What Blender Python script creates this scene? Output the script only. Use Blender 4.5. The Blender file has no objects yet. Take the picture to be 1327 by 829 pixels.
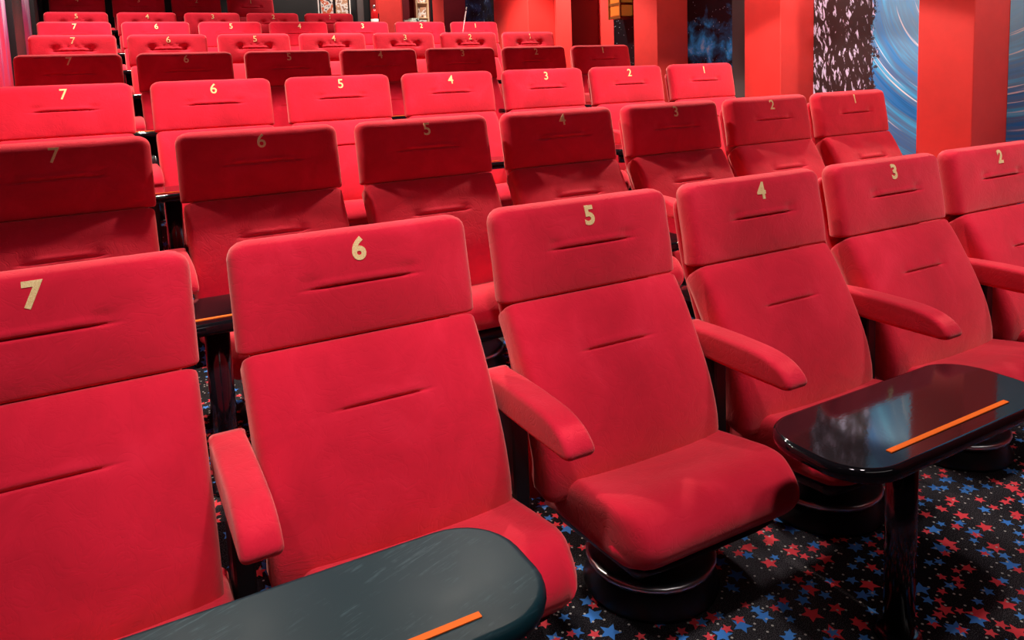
import bpy, math, random
from mathutils import Vector, Matrix
random.seed(7)
K = 1.1212            # metres per layout unit (chairs stand 0.66 units = 0.74 m apart)
scene = bpy.context.scene
COL = scene.collection

# ------------------------------------------------------------------ camera
def cam_axes(yaw, pit, rol):
    f = Vector((math.sin(yaw)*math.cos(pit), math.cos(yaw)*math.cos(pit), -math.sin(pit)))
    r = Vector((math.cos(yaw), -math.sin(yaw), 0)); u = r.cross(f)
    return (r*math.cos(rol)+u*math.sin(rol), -r*math.sin(rol)+u*math.cos(rol), f)
_r, _u, _f = cam_axes(0.490746, 0.113605, -0.038484)
cam_d = bpy.data.cameras.new('camera'); cam = bpy.data.objects.new('camera', cam_d); COL.objects.link(cam)
cam.matrix_world = Matrix(((_r.x, _u.x, -_f.x, .152652*K), (_r.y, _u.y, -_f.y, -1.76602*K), (_r.z, _u.z, -_f.z, 1.32808*K), (0, 0, 0, 1)))
cam_d.sensor_fit = 'HORIZONTAL'; cam_d.sensor_width = 36; cam_d.lens = 983.415/1327*36
cam_d.shift_y = -(414.5-212.134)/1327
cam_d.clip_start = .05; cam_d.clip_end = 100
scene.camera = cam

# ------------------------------------------------------------------ light and exposure
scene.view_settings.view_transform = 'Standard'; scene.view_settings.look = 'None'
scene.view_settings.gamma = 1; scene.view_settings.use_curve_mapping = False
scene.view_settings.exposure = 0.35
w = bpy.data.worlds.new('world'); scene.world = w; w.use_nodes = True
w.node_tree.nodes['Background'].inputs[0].default_value = (.9, .85, 1, 1)
w.node_tree.nodes['Background'].inputs[1].default_value = .05

def spot(loc, target, power, half_deg, blend, color=(1, .86, .74), radius=.045):
    d = bpy.data.lights.new('house_spot', 'SPOT'); d.energy = power; d.color = color
    d.spot_size = math.radians(2*half_deg); d.spot_blend = blend; d.shadow_soft_size = radius
    o = bpy.data.objects.new('house_spot', d); COL.objects.link(o)
    a = Vector(loc)*K; b = Vector(target)*K
    o.location = a; o.rotation_euler = (b-a).to_track_quat('-Z', 'Y').to_euler()
    return o
# track spots above the aisle before the first row, aimed back at its chairs
for i in range(8):
    x = -.45+.70*i
    spot((x, -1.05, 2.75), (x, -.06, .60), (100, 104, 88, 55, 66, 88, 86, 72)[i], 25, .5, (1, .90, .88), .10)
# unseen fill lamp added near the screen end to lift all the fronts softly
_d = bpy.data.lights.new('added_fill', 'AREA'); _d.shape = 'RECTANGLE'; _d.size = 4.5; _d.size_y = .8; _d.energy = 22; _d.color = (1, .90, .86)
_o = bpy.data.objects.new('added_fill', _d); COL.objects.link(_o); _o.location = Vector((2.1, -3.6, 4.1))*K
_o.rotation_euler = (Vector((2.1, 2.5, 1.3))-Vector((2.1, -3.6, 4.1))).to_track_quat('-Z', 'Y').to_euler()
# downlights over the second row (they also light the third row's fronts)
for x in (-.30, .40, 1.66, 2.98, 4.22):
    spot((x, 1.70, 2.66), (x, 1.60, 0), 60 if x < 0 else 75 if x > 4 else 128, 57, .10, (1, .86, .74), .03)
# downlights between fourth and fifth row
for x, p_ in ((.45, 400), (1.95, 110), (3.35, 420)):
    spot((x, 4.80, 3.45), (x, 4.82, 0), p_, 52, .3)
for x, p_ in ((.2, 260), (2.7, 150)):
    spot((x, 7.02, 3.9), (x, 7.02, 0), p_, 45, .3)
# downlights in the entrance behind the seats
spot((3.6, 8.7, 4.1), (3.5, 9.6, 1.5), 260, 50, .4)
spot((5.2, 9.0, 4.1), (4.8, 9.9, 1.5), 160, 50, .4)
# wall washers along the pillars
for x, y, p_, tx, ty in ((4.15, -.2, 190, 4.55, .7), (3.95, 1.92, 85, 4.7, 1.55), (3.75, 2.45, 70, 4.6, 2.6), (3.8, 5.15, 90, 4.6, 5.3), (3.9, 7.1, 60, 4.7, 7.5)):
    spot((x, y, 3.4), (tx, ty, 1.5), p_, 38, .6)
spot((.1, 4.3, 4.0), (-.44, 6.0, 2.0), 90, 35, .6)

# ------------------------------------------------------------------ materials
def mat(name, color, rough=.6, metal=0, spec=.5, coat=0, sheen=0):
    m = bpy.data.materials.new(name); m.use_nodes = True
    b = m.node_tree.nodes['Principled BSDF']
    b.inputs['Base Color'].default_value = (*color, 1); b.inputs['Roughness'].default_value = rough
    b.inputs['Metallic'].default_value = metal; b.inputs['Specular IOR Level'].default_value = spec
    b.inputs['Coat Weight'].default_value = coat; b.inputs['Sheen Weight'].default_value = sheen
    return m
class NT:
    def __init__(s, m): s.t = m.node_tree; s.b = s.t.nodes['Principled BSDF']
    def n(s, typ, **kw):
        nd = s.t.nodes.new(typ)
        for k, v in kw.items(): setattr(nd, k, v)
        return nd
    def l(s, a, b): s.t.links.new(a, b)
    def put(s, sock, v):
        if hasattr(v, 'is_linked') or isinstance(v, bpy.types.NodeSocket): s.l(v, sock)
        else: sock.default_value = v
    def m(s, op, a, b=None, c=None):
        nd = s.n('ShaderNodeMath', operation=op)
        for i, v in enumerate((a, b, c)):
            if v is not None: s.put(nd.inputs[i], v)
        return nd.outputs[0]
    def pos(s):
        g = s.n('ShaderNodeNewGeometry'); return g.outputs['Position']
    def sep(s, v):
        nd = s.n('ShaderNodeSeparateXYZ'); s.l(v, nd.inputs[0]); return nd.outputs
    def comb(s, x, y, z):
        nd = s.n('ShaderNodeCombineXYZ')
        for i, v in enumerate((x, y, z)): s.put(nd.inputs[i], v)
        return nd.outputs[0]
    def noise(s, v, scale, detail=3, rough=.5, dist=0):
        nd = s.n('ShaderNodeTexNoise')
        if v is not None: s.l(v, nd.inputs['Vector'])
        nd.inputs['Scale'].default_value = scale; nd.inputs['Detail'].default_value = detail
        nd.inputs['Roughness'].default_value = rough; nd.inputs['Distortion'].default_value = dist
        return nd.outputs[0]
    def ramp(s, f, stops, interp='LINEAR'):
        nd = s.n('ShaderNodeValToRGB'); s.l(f, nd.inputs[0]); nd.color_ramp.interpolation = interp
        e = nd.color_ramp.elements
        while len(e) < len(stops): e.new(.5)
        for i, (p_, c) in enumerate(stops):
            e[i].position = p_; e[i].color = (*c, 1) if len(c) == 3 else c
        return nd.outputs[0]
    def mix(s, f, a, b):
        nd = s.n('ShaderNodeMix', data_type='RGBA'); s.put(nd.inputs[0], f)
        for i, v in ((6, a), (7, b)):
            if isinstance(v, tuple): nd.inputs[i].default_value = (*v, 1)
            else: s.l(v, nd.inputs[i])
        return nd.outputs[2]
    def base(s, c): s.l(c, s.b.inputs['Base Color'])
    def bump(s, h, strength, dist):
        nd = s.n('ShaderNodeBump'); nd.inputs['Strength'].default_value = strength; nd.inputs['Distance'].default_value = dist
        s.l(h, nd.inputs['Height']); s.l(nd.outputs[0], s.b.inputs['Normal'])

def velvet():
    m = mat('red_velvet', (.72, .012, .035), .9, 0, .15, 0, .6); t = NT(m)
    t.b.inputs['Sheen Tint'].default_value = (1, .45, .40, 1); t.b.inputs['Sheen Roughness'].default_value = .5
    p = t.pos()
    n1 = t.noise(p, 5, 4, .6, .6)
    t.base(t.ramp(n1, [(.3, (.57, .008, .030)), (.55, (.68, .010, .038)), (.75, (.77, .017, .052))]))
    w1 = t.noise(p, 11, 3, .55, 2.2); w2 = t.noise(p, 420, 2)
    ridge = t.m('ABSOLUTE', t.m('SUBTRACT', w1, .5))
    ridge = t.m('MINIMUM', ridge, .05)
    h = t.m('ADD', t.m('MULTIPLY', ridge, 1.0), t.m('MULTIPLY', w2, .012))
    t.bump(h, .26, .03)
    return m
def paint(name, c, rough=.55):
    m = mat(name, c, rough, 0, .35); t = NT(m); p = t.pos()
    n = t.noise(p, 2.2, 5, .6)
    t.base(t.ramp(n, [(.3, tuple(v*.86 for v in c)), (.7, tuple(min(1, v*1.08) for v in c))]))
    t.bump(t.noise(p, 260, 2), .12, .004)
    return m
def carpet():
    m = mat('star_carpet', (.01, .01, .012), .95, 0, .1); t = NT(m); p = t.pos()
    x, y, z = t.sep(p)
    flat = t.comb(x, t.m('ADD', y, z), 0.0)
    sp = t.noise(flat, 380, 2); big = t.noise(flat, 1.6, 2)
    col = t.mix(t.ramp(t.m('MULTIPLY', sp, t.m('ADD', big, .45)), [(.46, (0, 0, 0)), (.66, (1, 1, 1))]), (.008, .007, .009), (.12, .11, .12))
    ri = .46; A = 1/ri; B = (1-math.cos(math.pi/5)/ri)/math.sin(math.pi/5)
    def layer(col, scale, size, var, off, red, blue, thr, split):
        vec = t.n('ShaderNodeVectorMath', operation='ADD'); t.l(flat, vec.inputs[0]); vec.inputs[1].default_value = (off, off*.7, 0)
        v = t.n('ShaderNodeTexVoronoi', voronoi_dimensions='2D'); t.l(vec.outputs[0], v.inputs['Vector'])
        v.inputs['Scale'].default_value = scale; v.inputs['Randomness'].default_value = .75
        d = t.n('ShaderNodeVectorMath', operation='SUBTRACT'); t.l(vec.outputs[0], d.inputs[0]); t.l(v.outputs['Position'], d.inputs[1])
        dx, dy, _ = t.sep(d.outputs[0]); cr, cg, cb = t.sep(v.outputs['Color'])
        ang = t.m('ADD', t.m('ADD', t.m('ARCTAN2', dy, dx), t.m('MULTIPLY', cb, 6.283)), 12.566)
        ph = t.m('ABSOLUTE', t.m('SUBTRACT', t.m('MODULO', ang, 2*math.pi/5), math.pi/5))
        r = t.m('SQRT', t.m('ADD', t.m('MULTIPLY', dx, dx), t.m('MULTIPLY', dy, dy)))
        R = t.m('ADD', size, t.m('MULTIPLY', cg, var))
        q = t.m('MULTIPLY', t.m('DIVIDE', r, R), t.m('ADD', t.m('MULTIPLY', t.m('COSINE', ph), A), t.m('MULTIPLY', t.m('SINE', ph), B)))
        mask = t.m('MULTIPLY', t.m('LESS_THAN', q, 1.0), t.m('GREATER_THAN', cg, thr))
        c = t.mix(t.m('GREATER_THAN', cr, split), red, blue)
        return t.mix(mask, col, c)
    col = layer(col, 13.0, .013, .020, 3.1, (.92, .07, .09), (.07, .28, .80), .12, .55)
    col = layer(col, 19.0, .012, .009, 7.7, (.92, .08, .10), (.08, .30, .80), .38, .58)
    v = t.n('ShaderNodeTexVoronoi', voronoi_dimensions='2D'); t.l(flat, v.inputs['Vector']); v.inputs['Scale'].default_value = 24
    col = t.mix(t.m('LESS_THAN', v.outputs['Distance'], .085), col, (.55, .53, .48))
    t.base(col); t.bump(sp, .4, .004)
    return m
def lacquer(name, c, rough, scratch):
    m = mat(name, c, rough, 0, .08 if scratch else .3, 0 if scratch else .15); t = NT(m); p = t.pos()
    x, y, z = t.sep(p)
    s1 = t.noise(t.comb(t.m('MULTIPLY', x, 14), t.m('MULTIPLY', t.m('ADD', y, t.m('MULTIPLY', x, -.35)), 160), z), 1, 3, .7)
    s2 = t.noise(p, 7, 5, .7)
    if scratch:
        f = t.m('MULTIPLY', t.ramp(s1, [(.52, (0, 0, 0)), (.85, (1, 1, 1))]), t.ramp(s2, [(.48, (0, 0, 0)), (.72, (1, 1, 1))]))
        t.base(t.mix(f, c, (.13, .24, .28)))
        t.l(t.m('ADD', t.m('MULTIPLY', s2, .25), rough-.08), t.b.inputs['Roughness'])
    sp = t.noise(p, 130, 1)
    t.bump(t.m('ADD', t.m('MULTIPLY', s1, .3), sp), .012, .004)
    return m

RED = velvet()
BLACK = mat('black_plastic', (.006, .006, .007), .35)
BLACKMETAL = mat('black_lacquered_metal', (.008, .006, .010), .16, 0, .6, .4)
CHROME = mat('chrome', (.80, .80, .82), .28, 1)
GOLD = mat('gold_thread', (.80, .50, .13), .5, 0); GOLD.node_tree.nodes['Principled BSDF'].inputs['Sheen Weight'].default_value = .3
_t = NT(GOLD); _n = _t.noise(_t.pos(), 700, 2); _t.base(_t.ramp(_n, [(.3, (.70, .40, .12)), (.6, (.95, .75, .38))]))
TABLE = lacquer('black_lacquer', (.006, .005, .007), .06, False)
TABLEWORN_REFLECT = lacquer('worn_lacquer_teal_reflection', (.004, .024, .033), .34, True)  # scratches are wear; the teal base is a reflection painted into the colour
ORANGE = mat('orange_strip', (.85, .15, .015), .6, 0, .1)
CARPET = carpet()
PILLAR = paint('red_wall_paint', (.80, .052, .045))
DARKWALL = paint('dark_wall_paint', (.012, .010, .012))
MAROON = paint('maroon_paint_and_shade', (.16, .006, .014))
GREYTRIM = paint('grey_trim_paint', (.10, .085, .085))
CEIL = paint('black_ceiling_paint', (.008, .008, .009), .8)

# ------------------------------------------------------------------ mesh helpers (coordinates in layout units)
def mesh(name, verts, faces, smooth=True):
    me = bpy.data.meshes.new(name)
    me.from_pydata([(x*K, y*K, z*K) for x, y, z in verts], [], faces)
    if smooth: me.polygons.foreach_set('use_smooth', [True]*len(me.polygons))
    me.update(); return me
def obj(name, me, material=None, parent=None, loc=(0, 0, 0), rz=0):
    o = bpy.data.objects.new(name, me); COL.objects.link(o)
    if material and not me.materials: me.materials.append(material)
    o.location = Vector(loc)*K; o.rotation_euler = (0, 0, rz)
    if parent: o.parent = parent
    return o
def empty(name, loc, rz=0):
    o = bpy.data.objects.new(name, None); COL.objects.link(o); o.location = Vector(loc)*K; o.rotation_euler = (0, 0, rz)
    o.empty_display_size = .1; return o
def tag(o, label, cat, group=None):
    o['label'] = label; o['category'] = cat
    if group: o['group'] = group
    return o
def struct(name, me, material, label=None, parent=None):
    o = obj(name, me, material, parent); o['kind'] = 'structure'
    if label: o['label'] = label
    return o
def boxdata(x0, x1, y0, y1, z0, z1, b=0):
    if b == 0:
        v = [(x, y, z) for x in (x0, x1) for y in (y0, y1) for z in (z0, z1)]
        f = [(0, 1, 3, 2), (4, 6, 7, 5), (0, 4, 5, 1), (2, 3, 7, 6), (0, 2, 6, 4), (1, 5, 7, 3)]
        return v, f
    v, f = [], []
    prof = [(z0, b), (z0+b, 0), (z1-b, 0), (z1, b)]
    for z, i in prof:
        X0, X1, Y0, Y1 = x0+i, x1-i, y0+i, y1-i
        v += [(X0+b, Y0, z), (X1-b, Y0, z), (X1, Y0+b, z), (X1, Y1-b, z), (X1-b, Y1, z), (X0+b, Y1, z), (X0, Y1-b, z), (X0, Y0+b, z)]
    for k in range(3):
        for j in range(8):
            f.append((k*8+j, k*8+(j+1) % 8, k*8+8+(j+1) % 8, k*8+8+j))
    f += [tuple(range(7, -1, -1)), tuple(range(24, 32))]
    return v, f
def box(name, x0, x1, y0, y1, z0, z1, b=0): return mesh(name, *boxdata(x0, x1, y0, y1, z0, z1, b), smooth=False)
def lathe(name, prof, n=28, smooth=True):
    v, f = [], []
    for r, z in prof:
        for j in range(n): v.append((r*math.cos(2*math.pi*j/n), r*math.sin(2*math.pi*j/n), z))
    for k in range(len(prof)-1):
        for j in range(n): f.append((k*n+j, k*n+(j+1) % n, (k+1)*n+(j+1) % n, (k+1)*n+j))
    f += [tuple(range(n-1, -1, -1)), tuple(range((len(prof)-1)*n, len(prof)*n))]
    return mesh(name, v, f, smooth)
def catmull(pts, n):
    out = []
    P = [pts[0]]+list(pts)+[pts[-1]]
    for i in range(1, len(P)-2):
        a, b, c, d = P[i-1], P[i], P[i+1], P[i+2]
        for k in range(n):
            t = k/n
            out.append(tuple(.5*((2*b[j])+(-a[j]+c[j])*t+(2*a[j]-5*b[j]+4*c[j]-d[j])*t*t+(-a[j]+3*b[j]-3*c[j]+d[j])*t**3) for j in (0, 1)))
    out.append(tuple(pts[-1])); return out
def inset(d, r): return 0 if d >= r else r-math.sqrt(max(0, r*r-(r-d)**2))

class Slab:
    """upholstered slab: a front curve in the y-z plane, swept across x, rounded all round, with a front relief"""
    def __init__(s, pts, hw, th, rx, rn, rbot, relief, rnt=None, rnb=None):
        s.rnt = rnt or rn; s.rnb = rnb or min(rn, rbot); s.c = catmull(pts, 16); s.hw, s.th, s.rx, s.rn, s.rbot, s.relief = hw, th, rx, rn, rbot, relief
        s.L = [0]
        for a, b in zip(s.c, s.c[1:]): s.L.append(s.L[-1]+math.dist(a, b))
    def at(s, d):
        for i in range(len(s.L)-1):
            if d <= s.L[i+1] or i == len(s.L)-2:
                t = (d-s.L[i])/max(1e-9, s.L[i+1]-s.L[i]); a, b = s.c[i], s.c[i+1]
                y, z = a[0]+(b[0]-a[0])*t, a[1]+(b[1]-a[1])*t
                ty, tz = b[0]-a[0], b[1]-a[1]; l = math.hypot(ty, tz)
                return y, z, -tz/l, ty/l          # point and outward (front) normal
    def front_y(s, x, z):
        d = min((i*s.L[-1]/200 for i in range(201)), key=lambda q: abs(s.at(q)[1]-z))
        y, _, ny, _ = s.at(d); return y+ny*s.relief(x, d, s.L[-1])
    def build(s, name, dense=()):
        T = s.L[-1]
        ds = set(i*T/14 for i in range(15))
        for q in range(5): ds |= {s.rbot*(1-math.cos(q*math.pi/8)), T-s.rx*(1-math.cos(q*math.pi/8))}
        for c0, h, n in dense: ds |= {c0+h*(2*i/n-1) for i in range(n+1)}
        ds = sorted(d for d in ds if -1e-9 <= d <= T+1e-9)
        ds = [d for i, d in enumerate(ds) if i == 0 or d-ds[i-1] > 1e-4]
        nx = 34; v, f = [], []; loops = 0
        for d in ds:
            y, z, ny, nz = s.at(min(max(d, 0), T))
            ix = max(inset(T-d, s.rx), inset(d, s.rbot)); inn = max(inset(T-d, s.rnt), inset(d, s.rnb))
            w = s.hw-ix; row = []
            fi = inn; bi = s.th-inn
            half = max(.002, (bi-fi)*.49); r = min(s.rn*.9, half)
            front = []
            for i in range(nx+1):
                x = -(w-r)+2*(w-r)*i/nx
                front.append((x, -fi+s.relief(x, d, T)))
            e0 = s.relief(w-r, d, T)
            right = [(w-r+r*math.sin(a), -fi-r+r*math.cos(a)+e0*(1-a/1.571)) for a in (.4, .8, 1.2, 1.571)]
            rb = min(half, .042)
            back = [(w-rb*(1-math.cos(a)), -bi+rb-rb*math.sin(a)) for a in (0, .8, 1.571)]
            row = front+right+back
            row += [(-x, n) for x, n in reversed(back)]+[(-x, n) for x, n in reversed(right)]
            loops = len(row)
            v += [(x, y+ny*n, z+nz*n) for x, n in row]
        for k in range(len(ds)-1):
            for j in range(loops):
                f.append((k*loops+j, k*loops+(j+1) % loops, (k+1)*loops+(j+1) % loops, (k+1)*loops+j))
        f += [tuple(range(loops-1, -1, -1)), tuple(range((len(ds)-1)*loops, len(ds)*loops))]
        return mesh(name, v, f)

def sideloft(name, outline, hw, r, corner=0, yfront=None, relief=None, nx=22):
    """closed y-z outline (counter-clockwise seen from +x) swept across x with rounded ends"""
    n = len(outline); nor = []
    for i in range(n):
        a, b = outline[i-1], outline[(i+1) % n]; ty, tz = b[0]-a[0], b[1]-a[1]; l = math.hypot(ty, tz) or 1
        nor.append((tz/l, -ty/l))
    xs = set(-(hw-r)+2*(hw-r)*i/nx for i in range(nx+1))
    for q in range(6): e = r*(1-math.sin(q*math.pi/10)); xs |= {hw-e*1.0, -hw+e}
    xs = sorted(xs); v, f = [], []
    for x in xs:
        i_ = inset(hw-abs(x), r); c_ = inset(hw-abs(x), corner) if corner else 0
        for (y, z), (ny, nz) in zip(outline, nor):
            yy, zz = y-ny*i_, z-nz*i_
            if corner: yy += c_*max(0, min(1, (yfront[0]-y)/(yfront[0]-yfront[1])))
            if relief: zz += relief(x, y, z)
            v.append((x, yy, zz))
    for k in range(len(xs)-1):
        for j in range(n): f.append((k*n+j, k*n+(j+1) % n, (k+1)*n+(j+1) % n, (k+1)*n+j))
    f += [tuple(range(n-1, -1, -1)), tuple(range((len(xs)-1)*n, len(xs)*n))]
    return mesh(name, v, f)

# ------------------------------------------------------------------ rows
def row_y(r): return 0 if r == 1 else (8.75 if r == 8 else 1.17729+(r-2)*1.24034)
def row_z(r): return 0 if r == 1 else (1.50 if r == 8 else .19160+(r-2)*.19889)
def col_x(c): return (7-c)*.66
XR, XI, XL, YB, ZC = 4.70, 4.36, -.44, 10.6, 4.4

# ------------------------------------------------------------------ the room
edge = [row_y(r)-.90 for r in range(2, 9)]
struct('floor', box('floor', XL, XR, -5, edge[0], -.1, 0), CARPET, 'black carpet printed with red and blue stars and white dots')
for i, r in enumerate(range(2, 9)):
    y1 = edge[i+1] if i+1 < len(edge) else YB
    s_ = struct('floor_step', box('floor_step', XL, XR if r < 8 else 6.6, edge[i]+.0005, y1, row_z(r)-.45, row_z(r)), CARPET, 'carpeted step carrying one raised row of chairs')
struct('wall_right', box('wall_right', XR+.001, XR+.15, -5, 8.30, -.1, ZC), PILLAR)
struct('wall_left', box('wall_left', XL-.15, XL-.001, -5, YB, -.1, ZC), DARKWALL)
struct('wall_back', box('wall_back', XL-.15, 6.6, YB+.001, YB+.15, -.1, ZC), DARKWALL)
struct('wall_front', box('wall_front', XL-.15, XR+.15, -5.15, -5.001, -.1, ZC), DARKWALL)
struct('ceiling', box('ceiling', XL-.15, 6.6, -5.15, YB+.15, ZC+.001, ZC+.1), CEIL)

# pillars along the right wall: (near y, far y, name label)
PIL = [(-.62, -.30, None), (.715, 1.04, 'red painted wall pillar between the two star-trail murals'),
       (2.06, 2.40, 'red painted wall pillar between the tree mural and the nebula mural'),
       (3.395, 3.72, 'red painted wall pillar left of the nebula mural'),
       (4.735, 5.02, 'narrow red wall pillar with shade painted on one side beside the lantern'),
       (5.60, 6.42, 'wide red wall pillar behind chair 1 of the fifth row'),
       (7.92, 8.30, 'far red wall pillar with shade painted on one side near the entrance')]
for i, (a, b, lab) in enumerate(PIL):
    me = box('pillar', XI, XR, a, b, 0, ZC, .004)
    me.materials.append(PILLAR)
    if i in (4, 6):
        me.materials.append(MAROON)  # shade on the near side, put into the colour of these red pillars
        for pl in me.polygons:
            if pl.normal.y < -.9: pl.material_index = 1
    o = struct('trim_%d' % (i+1), me, None, lab)

# murals: flat prints set on the right wall
def ring_mural():
    m = mat('star_trail_print', (.2, .4, .7), .45, 0, .3); t = NT(m); p = t.pos(); x, y, z = t.sep(p)
    yc, zc = .82*K, 1.86*K
    dy = t.m('SUBTRACT', y, yc); dz = t.m('SUBTRACT', z, zc)
    wob = t.noise(p, 1.3, 2)
    r = t.m('SQRT', t.m('ADD', t.m('MULTIPLY', t.m('MULTIPLY', dy, dy), 1.0), t.m('MULTIPLY', dz, dz)))
    r = t.m('ADD', r, t.m('MULTIPLY', t.m('SUBTRACT', wob, .5), .07))
    a = t.m('ARCTAN2', dz, dy)
    v1 = t.comb(t.m('MULTIPLY', r, 11), t.m('MULTIPLY', a, .45), 0.0)
    n1 = t.noise(v1, 1, 4, .65)
    v2 = t.comb(t.m('MULTIPLY', r, 42), t.m('MULTIPLY', a, .8), 2.0)
    n2 = t.noise(v2, 1, 2, .5)
    c = t.ramp(n1, [(.28, (.008, .06, .20)), (.42, (.02, .25, .70)), (.50, (.10, .22, .46)), (.60, (.06, .50, .92)), (.75, (.36, .78, 1.0))])
    near = t.ramp(r, [(.35, (1, 1, 1)), (.95, (0, 0, 0))])
    c = t.mix(t.m('MULTIPLY', near, .75), c, (.30, .76, 1.0))
    c = t.mix(t.ramp(n2, [(.62, (0, 0, 0)), (.69, (1, 1, 1))]), c, (.80, .90, .96))
    # the printed dark tree towards the far end
    edge_n = t.noise(t.comb(0.0, y, z), 10, 6, .85)
    lim = t.m('ADD', 1.56*K, t.m('MULTIPLY', t.m('SUBTRACT', edge_n, .5), .42))
    tree = t.m('GREATER_THAN', y, lim)
    tv = t.comb(0.0, t.m('MULTIPLY', t.m('ADD', y, t.m('MULTIPLY', z, -.22)), 30), t.m('MULTIPLY', z, 11))
    gaps = t.m('ADD', t.noise(tv, 1.0, 3, .6, .6), t.m('MULTIPLY', t.m('SUBTRACT', y, 1.80*K), .12))
    br = t.m('ABSOLUTE', t.m('SUBTRACT', t.noise(t.comb(0.0, t.m('MULTIPLY', t.m('ADD', y, t.m('MULTIPLY', z, .35)), 7), t.m('MULTIPLY', z, 2.2)), 1.0, 2, .5), .5))
    gaps = t.m('MULTIPLY', gaps, t.ramp(br, [(.012, (0, 0, 0)), (.03, (1, 1, 1))]))
    treec = t.mix(t.ramp(gaps, [(.53, (0, 0, 0)), (.60, (1, 1, 1))]), (.034, .022, .023), (.66, .66, .92))
    t.base(t.mix(tree, c, treec))
    return m
def nebula(name, tint, amount, thr):
    m = mat(name, (.002, .002, .004), .4, 0, .3); t = NT(m); p = t.pos(); x, y, z = t.sep(p)
    n = t.noise(p, 5.5, 6, .62, .4)
    if amount:
        hb = t.m('SQRT', t.m('ADD', t.m('POWER', t.m('SUBTRACT', z, 1.50*K), 2), t.m('MULTIPLY', t.m('POWER', t.m('SUBTRACT', y, 3.05*K), 2), .35)))
        n = t.m('SUBTRACT', n, t.m('MULTIPLY', t.m('SUBTRACT', hb, .22), amount))
    c = t.ramp(n, [(thr, (.002, .002, .004)), (thr+.10, tuple(v*.25 for v in tint)), (thr+.22, tint), (thr+.34, (.5, .75, .95))])
    v = t.n('ShaderNodeTexVoronoi'); t.l(p, v.inputs['Vector']); v.inputs['Scale'].default_value = 26
    c = t.mix(t.m('LESS_THAN', v.outputs['Distance'], .10), c, (.55, .7, .85))
    t.base(c); return m
RING = ring_mural(); NEB = nebula('nebula_print', (.03, .40, 1.0), .75, .44); NAVY = nebula('navy_print', (.012, .03, .10), .0, .40)
BLACKPRINT = nebula('black_star_print', (.01, .012, .03), .0, .60)
def panel(y0, y1, m, label, z0=.05):
    o = obj('mural_panel', box('mural_panel', XR-.012, XR-.0005, y0, y1, z0, ZC-.02), m); return tag(o, label, 'mural', 'murals on the right wall')
panel(-.295, .712, RING, 'blue star-trail mural right of the nearest red pillar')
panel(1.045, 2.055, RING, 'star-trail mural with a dark tree between two red pillars')
panel(2.84, 3.39, NEB, 'black mural with a blue nebula behind the third row')
panel(3.73, 4.47, BLACKPRINT, 'narrow black starry mural behind the amber lantern')
panel(6.43, 7.915, NAVY, 'dark navy mural near the entrance, farthest right')
o = struct('trim_8', box('trim', XR-.03, XR-.0005, 2.41, 2.838, 0, ZC), GREYTRIM, 'grey vertical strip beside the nebula mural')

# amber lantern in front of the black mural
AMBER = mat('amber_glass', (.55, .13, .02), .25); _b = AMBER.node_tree.nodes['Principled BSDF']
_b.inputs['Emission Color'].default_value = (1, .42, .06, 1); _b.inputs['Emission Strength'].default_value = .08
BRASS = mat('dark_brass', (.30, .12, .03), .4, .7)
L = tag(empty('wall_lantern', (XR-.10, 4.22, 1.84)), 'small amber lantern hung on the wall between red pillars', 'lantern')
obj('lamp_body', box('lamp_body', -.075, .075, -.085, .085, .02, .26, .012), AMBER, L)
for z in (0, .125, .26): obj('band', box('band', -.082, .082, -.092, .092, z, z+.022), BRASS, L)
for sx in (-1, 1):
    for sy in (-1, 1): obj('bar', box('bar', sx*.078-.008, sx*.078+.008, sy*.088-.008, sy*.088+.008, 0, .28), BRASS, L)
obj('bracket', box('bracket', -.012, .088, -.012, .012, .28, .31), BRASS, L)

# left wall: black posts and pink-purple printed panels
def left_print(name, stops, sc):
    m = mat(name, (.5, .1, .3), .35); t = NT(m); p = t.pos(); x, y, z = t.sep(p)
    n = t.noise(t.comb(0.0, t.m('MULTIPLY', y, 3), t.m('MULTIPLY', z, .8)), sc, 4, .6, .5)
    g = t.m('ADD', n, t.m('MULTIPLY', t.m('SUBTRACT', z, 1.7*K), .30))
    t.base(t.ramp(g, stops)); return m
PINK = left_print('pink_print', [(.30, (.62, .02, .05)), (.48, (.60, .06, .16)), (.60, (.36, .08, .26)), (.74, (.62, .46, .62))], 1.3)
PURP = left_print('purple_print', [(.30, (.02, .0, .03)), (.5, (.20, .02, .20)), (.7, (.10, .03, .25))], 2.5)
def lpanel(y0, y1, m, label):
    o = obj('mural_panel', box('mural_panel', XL+.0005, XL+.012, y0, y1, .05, ZC-.02), m); return tag(o, label, 'mural', 'murals on the left wall')
lpanel(1.8, 5.20, PINK, 'red and pink printed panel on the left wall, nearest one')
lpanel(6.15, 7.75, PINK, 'pink and lilac printed panel between black posts on left wall')
lpanel(8.35, 9.30, PURP, 'dark purple printed panel farthest along the left wall')
for i, (a, b) in enumerate(((5.22, 6.13), (7.77, 8.33), (9.32, 9.9))):
    struct('trim_%d' % (9+i), box('trim', XL, XL+.055, a, b, 0, ZC, .004), DARKWALL, 'black post on the left wall')

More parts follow.
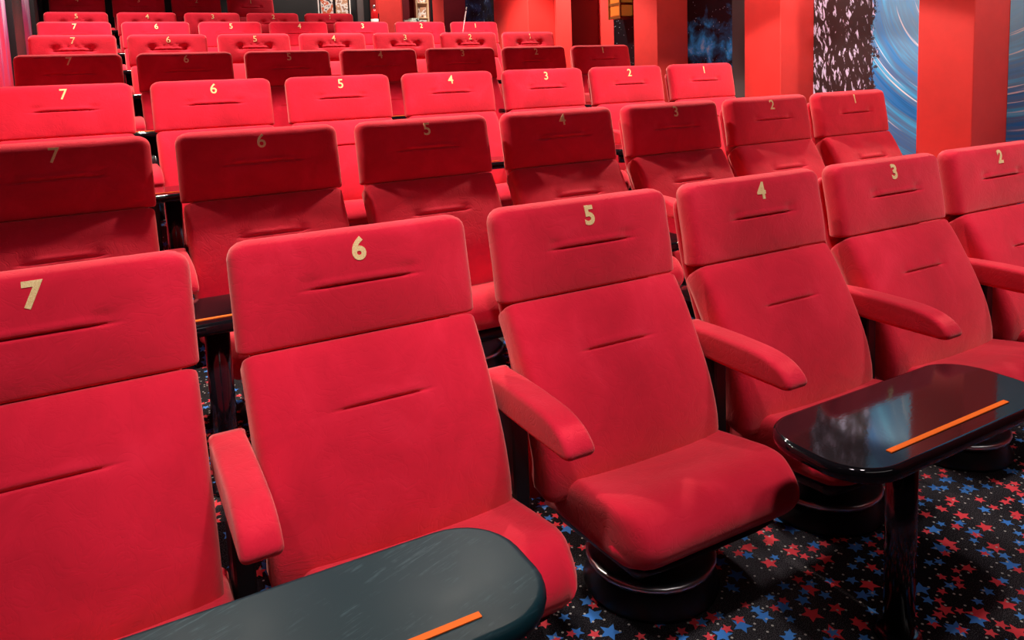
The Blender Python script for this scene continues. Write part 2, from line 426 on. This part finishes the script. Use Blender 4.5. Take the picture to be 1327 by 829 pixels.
# ------------------------------------------------------------------ entrance behind the seats
ZF = row_z(8)
struct('trim_12', box('trim', 3.92, 4.34, 9.42, 9.75, ZF, ZC, .03), PILLAR, 'red pillar at the entrance behind the seats')
struct('trim_13', box('trim', 4.36, 5.05, 10.05, 10.15, ZF, ZC), MAROON, 'maroon partition behind the leaflet counter')
struct('trim_14', box('trim', 6.45, 6.6, 8.3, YB, ZF, ZC), DARKWALL, 'dark foyer wall')
struct('trim_15', box('trim', 3.645, 3.745, 9.50, 9.56, ZF, 3.4, .004), GREYTRIM, 'grey door edge beside the red entrance pillar')
WHITE = mat('white_paint', (.80, .78, .74), .5); CREAM = paint('cream_paint', (.72, .50, .30))
def print_mat(name, seed, cols):
    m = mat(name, (.5, .5, .5), .4); t = NT(m)
    ad = t.n('ShaderNodeVectorMath', operation='ADD'); t.l(t.pos(), ad.inputs[0]); ad.inputs[1].default_value = (seed, seed*2, seed)
    t.base(t.ramp(t.noise(ad.outputs[0], 9, 3, .6), [(.30+.10*i, c) for i, c in enumerate(cols)], 'CONSTANT')); return m
PA = print_mat('poster_print', 3.0, [(.05, .05, .06), (.75, .70, .66), (.60, .12, .05), (.85, .83, .80), (.20, .14, .12)])
PB = print_mat('poster_print_second', 8.0, [(.10, .08, .08), (.55, .30, .18), (.80, .76, .72), (.35, .20, .14), (.75, .72, .70)])
PC = print_mat('leaflet_print', 5.0, [(.05, .06, .07), (.55, .70, .58), (.80, .85, .78), (.15, .18, .2), (.7, .75, .7)])
B = tag(empty('poster_board', (3.30, 9.5, ZF)), 'white-framed board with two posters at the entrance', 'poster board')
obj('backing', box('backing', -.235, .235, .012, .03, .30, 1.35), BLACK, B)
for x0, x1, m in ((-.20, -.02, PA), (.02, .205, PB)):
    obj('poster', box('poster', x0, x1, .004, .0118, .42 + (x0 > 0)*.08, 1.30), m, B)
for a in ((-.245, -.225, .26, 1.38), (.225, .245, .26, 1.38), (-.225, .225, .26, .29), (-.225, .225, 1.35, 1.38)):
    obj('frame_bar', box('frame_bar', a[0], a[1], 0, .032, a[2], a[3]), WHITE, B)
for x in (-.2, .2): obj('leg', box('leg', x-.012, x+.012, .005, .03, 0, .26), WHITE, B)
F = tag(empty('fire_extinguisher', (3.86, 9.36, ZF+.55)), 'red and white canister hung on the entrance pillar', 'canister')
obj('body', lathe('body', [(.05, 0), (.055, .02), (.055, .30), (.03, .35), (.018, .37)], 20), mat('red_enamel', (.6, .01, .015), .25), F)
obj('white_band', lathe('white_band', [(.0565, .10), (.0565, .22)], 20), WHITE, F)
obj('valve', lathe('valve', [(.02, .37), (.022, .42), (.01, .43)], 12), CHROME, F)
obj('wall_bracket', box('wall_bracket', .045, .065, -.02, .06, .02, .30), BLACK, F)
C_ = tag(empty('counter', (4.62, 9.72, ZF)), 'narrow dark counter holding leaflets at the entrance', 'counter')
obj('counter_top', box('counter_top', -.22, .22, -.12, .12, .70, .73, .004), BLACK, C_)
for sx in (-1, 1):
    for sy in (-1, 1): obj('leg', box('leg', sx*.2-.015, sx*.2+.015, sy*.1-.015, sy*.1+.015, 0, .70), BLACK, C_)
for k in range(3):
    o = obj('leaflet_stack', box('leaflet_stack', -.062, .062, -.08, .08, 0, .05+.03*(k == 1), .002), PC, None, (4.49+.13*k, 9.72, ZF+.7303), .03*(k-1))
    tag(o, ['left pale stack of leaflets on the counter', 'tallest pale leaflet stack, middle of the counter', 'right pale stack of leaflets on the counter'][k], 'leaflets', 'leaflet stacks on the counter')
S_ = tag(empty('leaflet_rack', (4.86, 9.98, ZF)), 'cream upright rack of colourful leaflets behind the counter', 'rack')
obj('back_board', box('back_board', -.10, .10, 0, .02, 0, 1.5), CREAM, S_)
for sx in (-1, 1): obj('side_board', box('side_board', sx*.1-.012, sx*.1+.012, -.06, .02, 0, 1.5), CREAM, S_)
for k in range(5):
    sh = obj('shelf', box('shelf', -.088, .088, -.06, 0, .35+.24*k, .365+.24*k), CREAM, S_)
    obj('leaflet', box('leaflet', -.07, .07, -.03, -.012, .366+.24*k, .53+.24*k), PA if k % 2 else PB, sh)
st = tag(empty('thin_rod', (0, 0, 0)), 'thin pale rod leaning between chairs 2 and 1 of sixth row', 'rod')
_a, _b2 = Vector((3.600, 5.80, row_z(6)+.586)), Vector((3.740, 5.86, 2.10))
st.location = _a*K; st.rotation_euler = (_b2-_a).to_track_quat('Z', 'Y').to_euler()
obj('shaft', lathe('shaft', [(.006, 0), (.006, (_b2-_a).length)], 8), mat('pale_metal', (.35, .26, .27), .35, .3), st)
obj('grip', lathe('grip', [(.008, (_b2-_a).length-.04), (.008, (_b2-_a).length+.005)], 8), GREYTRIM, st)

# ------------------------------------------------------------------ chairs
def hr_relief(depth, pucker):
    sc = .122
    def f(x, d, T):
        w = max(0, 1-(abs(x)/.285)**4); v = max(0, 1-((d-T/2)/(T/2))**4)
        b = .010*w*v
        win = 1/(1+math.exp((abs(x)-.125)/.008))
        b -= depth*win*math.exp(-((d-sc)/.0027)**2)
        b += .0025*win*math.exp(-((d-sc-.012)/.007)**2)
        for e in (-.118, .118):
            b -= (.009+.010*pucker)*math.exp(-((x-e)**2+(d-sc-.013)**2)/(.016+.014*pucker)**2)
        if pucker:
            for k, (cx, sl) in enumerate(((-.03, .5), (.02, .7), (.075, .55))):
                u = (x-cx)+(d-sc-.03)*sl*1.2
                b -= .007*pucker*math.exp(-(u/.009)**2)*math.exp(-((d-sc-.035)/.028)**2)
        return b
    return f
HR_PTS = [(-.052, .737), (-.040, .82), (-.022, .91), (-.008, .988)]
def make_hr(name, pucker):
    s = Slab(HR_PTS, .291, .085, .042, .030, .010, hr_relief(.011, pucker), .030, .010)
    return s, s.build(name, [(.122, .036, 26), (.165, .012, 4)])
HR, HR_ME = make_hr('headrest', 0); HRP, HRP_ME = make_hr('headrest_puckered', 1)
def bk_relief(x, d, T):
    w = max(0, 1-(abs(x)/.28)**4); v = max(0, 1-((d-T/2)/(T/2))**6)
    b = .012*w*v
    sc = T-.163
    win = 1/(1+math.exp((abs(x)-.100)/.007))
    b -= .011*win*math.exp(-((d-sc)/.003)**2)
    b += .0015*win*math.exp(-((d-sc-.013)/.008)**2)
    for e in (-.10, .10): b -= .005*math.exp(-((x-e)**2+(d-sc-.008)**2)/.018**2)
    return b
BK = Slab([(-.228, .255), (-.240, .33), (-.230, .40), (-.204, .48), (-.155, .58), (-.098, .68), (-.056, .741)], .284, .115, .010, .030, .03, bk_relief, .012, .03)
_T = BK.L[-1]
BK_ME = BK.build('backrest', [(_T-.163, .03, 22)])
_so = catmull([(-.10, .308), (-.20, .318), (-.32, .338), (-.42, .350), (-.485, .340), (-.528, .300), (-.534, .260), (-.508, .225)], 4)
_so = _so+catmull([(-.47, .208), (-.35, .198), (-.10, .19)], 3)
def seat_relief(x, y, z):
    if z < .27: return 0
    k = -.010*(1-min(1, (x/.26)**2))*max(0, 1-((y+.27)/.2)**2)
    win = 1/(1+math.exp((abs(x)-.10)/.008))
    return k-.006*win*math.exp(-((y+.335)/.012)**2)
# outline must run counter-clockwise seen from +x: top goes towards -y, so it already does
SEAT_ME = sideloft('seat', _so, .266, .035, .075, (-.36, -.53), seat_relief)
PAN_ME = sideloft('seat_pan', [(-.06, .182), (-.46, .188), (-.485, .178), (-.44, .140), (-.12, .115), (-.06, .13)], .215, .02, .05, (-.34, -.485), nx=6)
_ao = catmull([(-.055, .580), (-.16, .585), (-.28, .585), (-.37, .580), (-.43, .562), (-.465, .532), (-.462, .512), (-.440, .505)], 4)+[(-.30, .503), (-.12, .503), (-.055, .503)]
ARM_ME = sideloft('armrest', _ao, .038, .014, nx=4)
POST_ME = box('arm_support', -.022, .022, -.19, -.09, 0, .505, .005)
SHELL_ME = Slab([(-.085, .20), (-.09, .33), (-.068, .42), (-.02, .56), (.035, .70), (.062, .80), (.088, .93)], .255, .028, .04, .008, .02, lambda x, d, T: 0).build('back_shell')
DRUM_ME = lathe('base', [(.175, 0), (.178, .012), (.15, .05), (.145, .075), (.06, .085), (.055, .125)])
RING_ME = lathe('chrome_ring', [(.150, .068), (.166, .070), (.170, .080), (.163, .088), (.146, .086)])
PLATE_ME = box('hinge', -.012, .012, -.16, -.06, .16, .30, .003)

_digit = {}
def digit_mesh(ch, slab, bold=.0022):
    key = (ch, id(slab), bold)
    if key in _digit: return _digit[key]
    cu = bpy.data.curves.new('digit', 'FONT'); cu.body = ch; cu.size = .070; cu.align_x = 'CENTER'; cu.extrude = .0015
    cu.offset = bold; cu.resolution_u = 4
    o = bpy.data.objects.new('digit_tmp', cu); COL.objects.link(o)
    bpy.context.view_layer.update()
    me = bpy.data.meshes.new_from_object(o.evaluated_get(bpy.context.evaluated_depsgraph_get()))
    bpy.data.objects.remove(o); bpy.data.curves.remove(cu)
    xs = [v.co.x for v in me.vertices]; ys = [v.co.y for v in me.vertices]
    cx, cy = (min(xs)+max(xs))/2, (min(ys)+max(ys))/2
    for v in me.vertices:
        x, z, n = v.co.x-cx, v.co.y-cy+.938, v.co.z
        v.co = Vector((x, slab.front_y(x, z)-.0008-n, z))*K
    me.name = 'seat_number'; _digit[key] = me
    return me

ORD = ['', 'front', 'second', 'third', 'fourth', 'fifth', 'sixth', 'seventh', 'eighth']
POSN = {2: ['leftmost', 'second from left', 'third from left', 'middle one', 'third from right', 'second from right', 'rightmost'], 1: ['leftmost', 'second from left', 'third from left', 'fourth from left', 'second from right', 'rightmost'], 7: ['leftmost', 'second from left', 'third from left', 'fourth from left', 'rightmost']}
def chair(row, col, num, arm_left=True, arm_right=False, extra=''):
    x, y, z = col_x(col), row_y(row), row_z(row)
    jx = random.uniform(-.003, .003) if row > 1 else 0
    t = empty('cinema_chair', (x+jx, y, z), random.uniform(-.003, .003) if row > 1 else 0)
    tag(t, 'red velvet chair numbered %d, %s in the %s row%s' % (num, POSN[1 if row == 1 else 7 if row > 6 else 2][7-col], ORD[row], extra), 'chair', 'cinema chairs in the %s row' % ORD[row])
    puck = row in (5, 7)
    h = obj('headrest', HRP_ME if puck else HR_ME, RED, t)
    obj('seat_number', digit_mesh(str(num), HRP if puck else HR, .0024 if row == 1 else .0006), GOLD, h)
    obj('backrest', BK_ME, RED, t); obj('back_shell', SHELL_ME, RED, t)
    obj('seat', SEAT_ME, RED, t, (.036, 0, 0)); obj('seat_pan', PAN_ME, BLACK, t, (.036, 0, .012))
    b = obj('base', DRUM_ME, BLACK, t, (0, -.27, 0)); obj('chrome_ring', RING_ME, CHROME, b)
    for s, on in ((-1, arm_left), (1, arm_right)):
        if on:
            obj('armrest', ARM_ME, RED, t, (s*.33, 0, 0)); obj('arm_support', POST_ME, BLACK, t, (s*.33, 0, 0))
    return t
FRONT_EXTRA = {7: ', cut by the frame', 6: ' behind the worn table', 5: ', seat in view', 4: ' behind the glossy table', 3: '', 2: ', cut by the frame'}
for c in range(7, 1, -1): chair(1, c, c, c != 7, False, FRONT_EXTRA[c])
for r in range(2, 7):
    for c in range(7, 0, -1): chair(r, c, c, True if c != 7 else False, False)
for i, c in enumerate(range(7, 2, -1)): chair(7, c, 5-i, c != 7, c == 3)
for i, c in enumerate(range(7, 3, -1)): chair(8, c, 4-i, c != 7, c == 4)

# ------------------------------------------------------------------ tables
def rrect(hx, hy, r, n=8):
    out = []
    for cx, cy, a0 in ((hx-r, hy-r, 0), (-hx+r, hy-r, 90), (-hx+r, -hy+r, 180), (hx-r, -hy+r, 270)):
        for k in range(n+1):
            a = math.radians(a0+90*k/n); out.append((cx+r*math.cos(a), cy+r*math.sin(a)))
    return out
def top_mesh(hx, hy, r, th):
    v, f = [], []; prof = [(.012, -th), (.002, -th+.008), (0, -th*.5), (.002, -.006), (.008, -.001), (.014, 0)]
    for i_, z in prof: v += [(x, y, z) for x, y in rrect(hx-i_, hy-i_, r-i_)]
    n = len(v)//len(prof)
    for k in range(len(prof)-1):
        for j in range(n): f.append((k*n+j, k*n+(j+1) % n, (k+1)*n+(j+1) % n, (k+1)*n+j))
    f += [tuple(range(n-1, -1, -1)), tuple(range((len(prof)-1)*n, len(prof)*n))]
    me = mesh('table_top', v, f); me.polygons[-1].use_smooth = False; me.polygons[-2].use_smooth = False
    return me
TOPA, TOPB = top_mesh(.375, .148, .115, .034), top_mesh(.375, .148, .115, .034)
LEG_ME = lathe('leg', [(.034, .01), (.034, .486)], 24); FOOT_ME = lathe('foot', [(.052, 0), (.052, .008), (.045, .014), (.036, .016)], 32)
STRIP_ME = box('inlay_strip', -.22, .22, -.0065, .0065, 0, .002)
STUB_ME = lathe('bracket', [(.024, .43), (.024, .486)], 18)
def table(loc, label, top, m, rz=0, post=-.05, strip=.0):
    t = tag(empty('side_table', loc, rz), label, 'table', 'small black tables in front of the chairs')
    tp = obj('table_top', top, m, t, (0, 0, .52)); obj('leg', LEG_ME, BLACKMETAL, t, (post, -.03, 0)); obj('foot', FOOT_ME, BLACKMETAL, t, (post, -.03, 0))
    s = obj('inlay_strip', STRIP_ME, ORANGE, tp, (strip, -.095, 0)); s['label'] = 'thin orange strip along the table edge'
    obj('bracket', STUB_ME, BLACKMETAL, t, (-.25, .02, 0))
    return t
table((.350, -.695, 0), 'worn round-cornered black table with painted bluish reflection before front row chairs 7 and 6', TOPA, TABLEWORN_REFLECT, 0, -.02, .02)
table((1.765, -.70, 0), 'glossy black side table with orange strip before front row chairs 4 and 3', TOPB, TABLE, .015, -.085, -.01)
for r in range(2, 9):
    for c, nm in ((6.5, '7 and 6'), (4.5, '5 and 4'), (2.5, '3 and 2')):
        x = (7-c)*.66
        if r == 7 and c < 4: continue
        if r == 8 and c < 4: continue
        if r >= 7: nm = {6.5: 'the two leftmost chairs', 4.5: 'the third and fourth chairs from left'}[c]; lab = 'small black table before %s of the %s row' % (nm, ORD[r])
        else: lab = '%s small black table of the %s row, between chairs %s' % ({6.5: 'leftmost', 4.5: 'middle', 2.5: 'rightmost'}[c], ORD[r], nm)
        table((x+.02, row_y(r)-.70, row_z(r)+.0), lab, TOPB, TABLE, 0, .03)
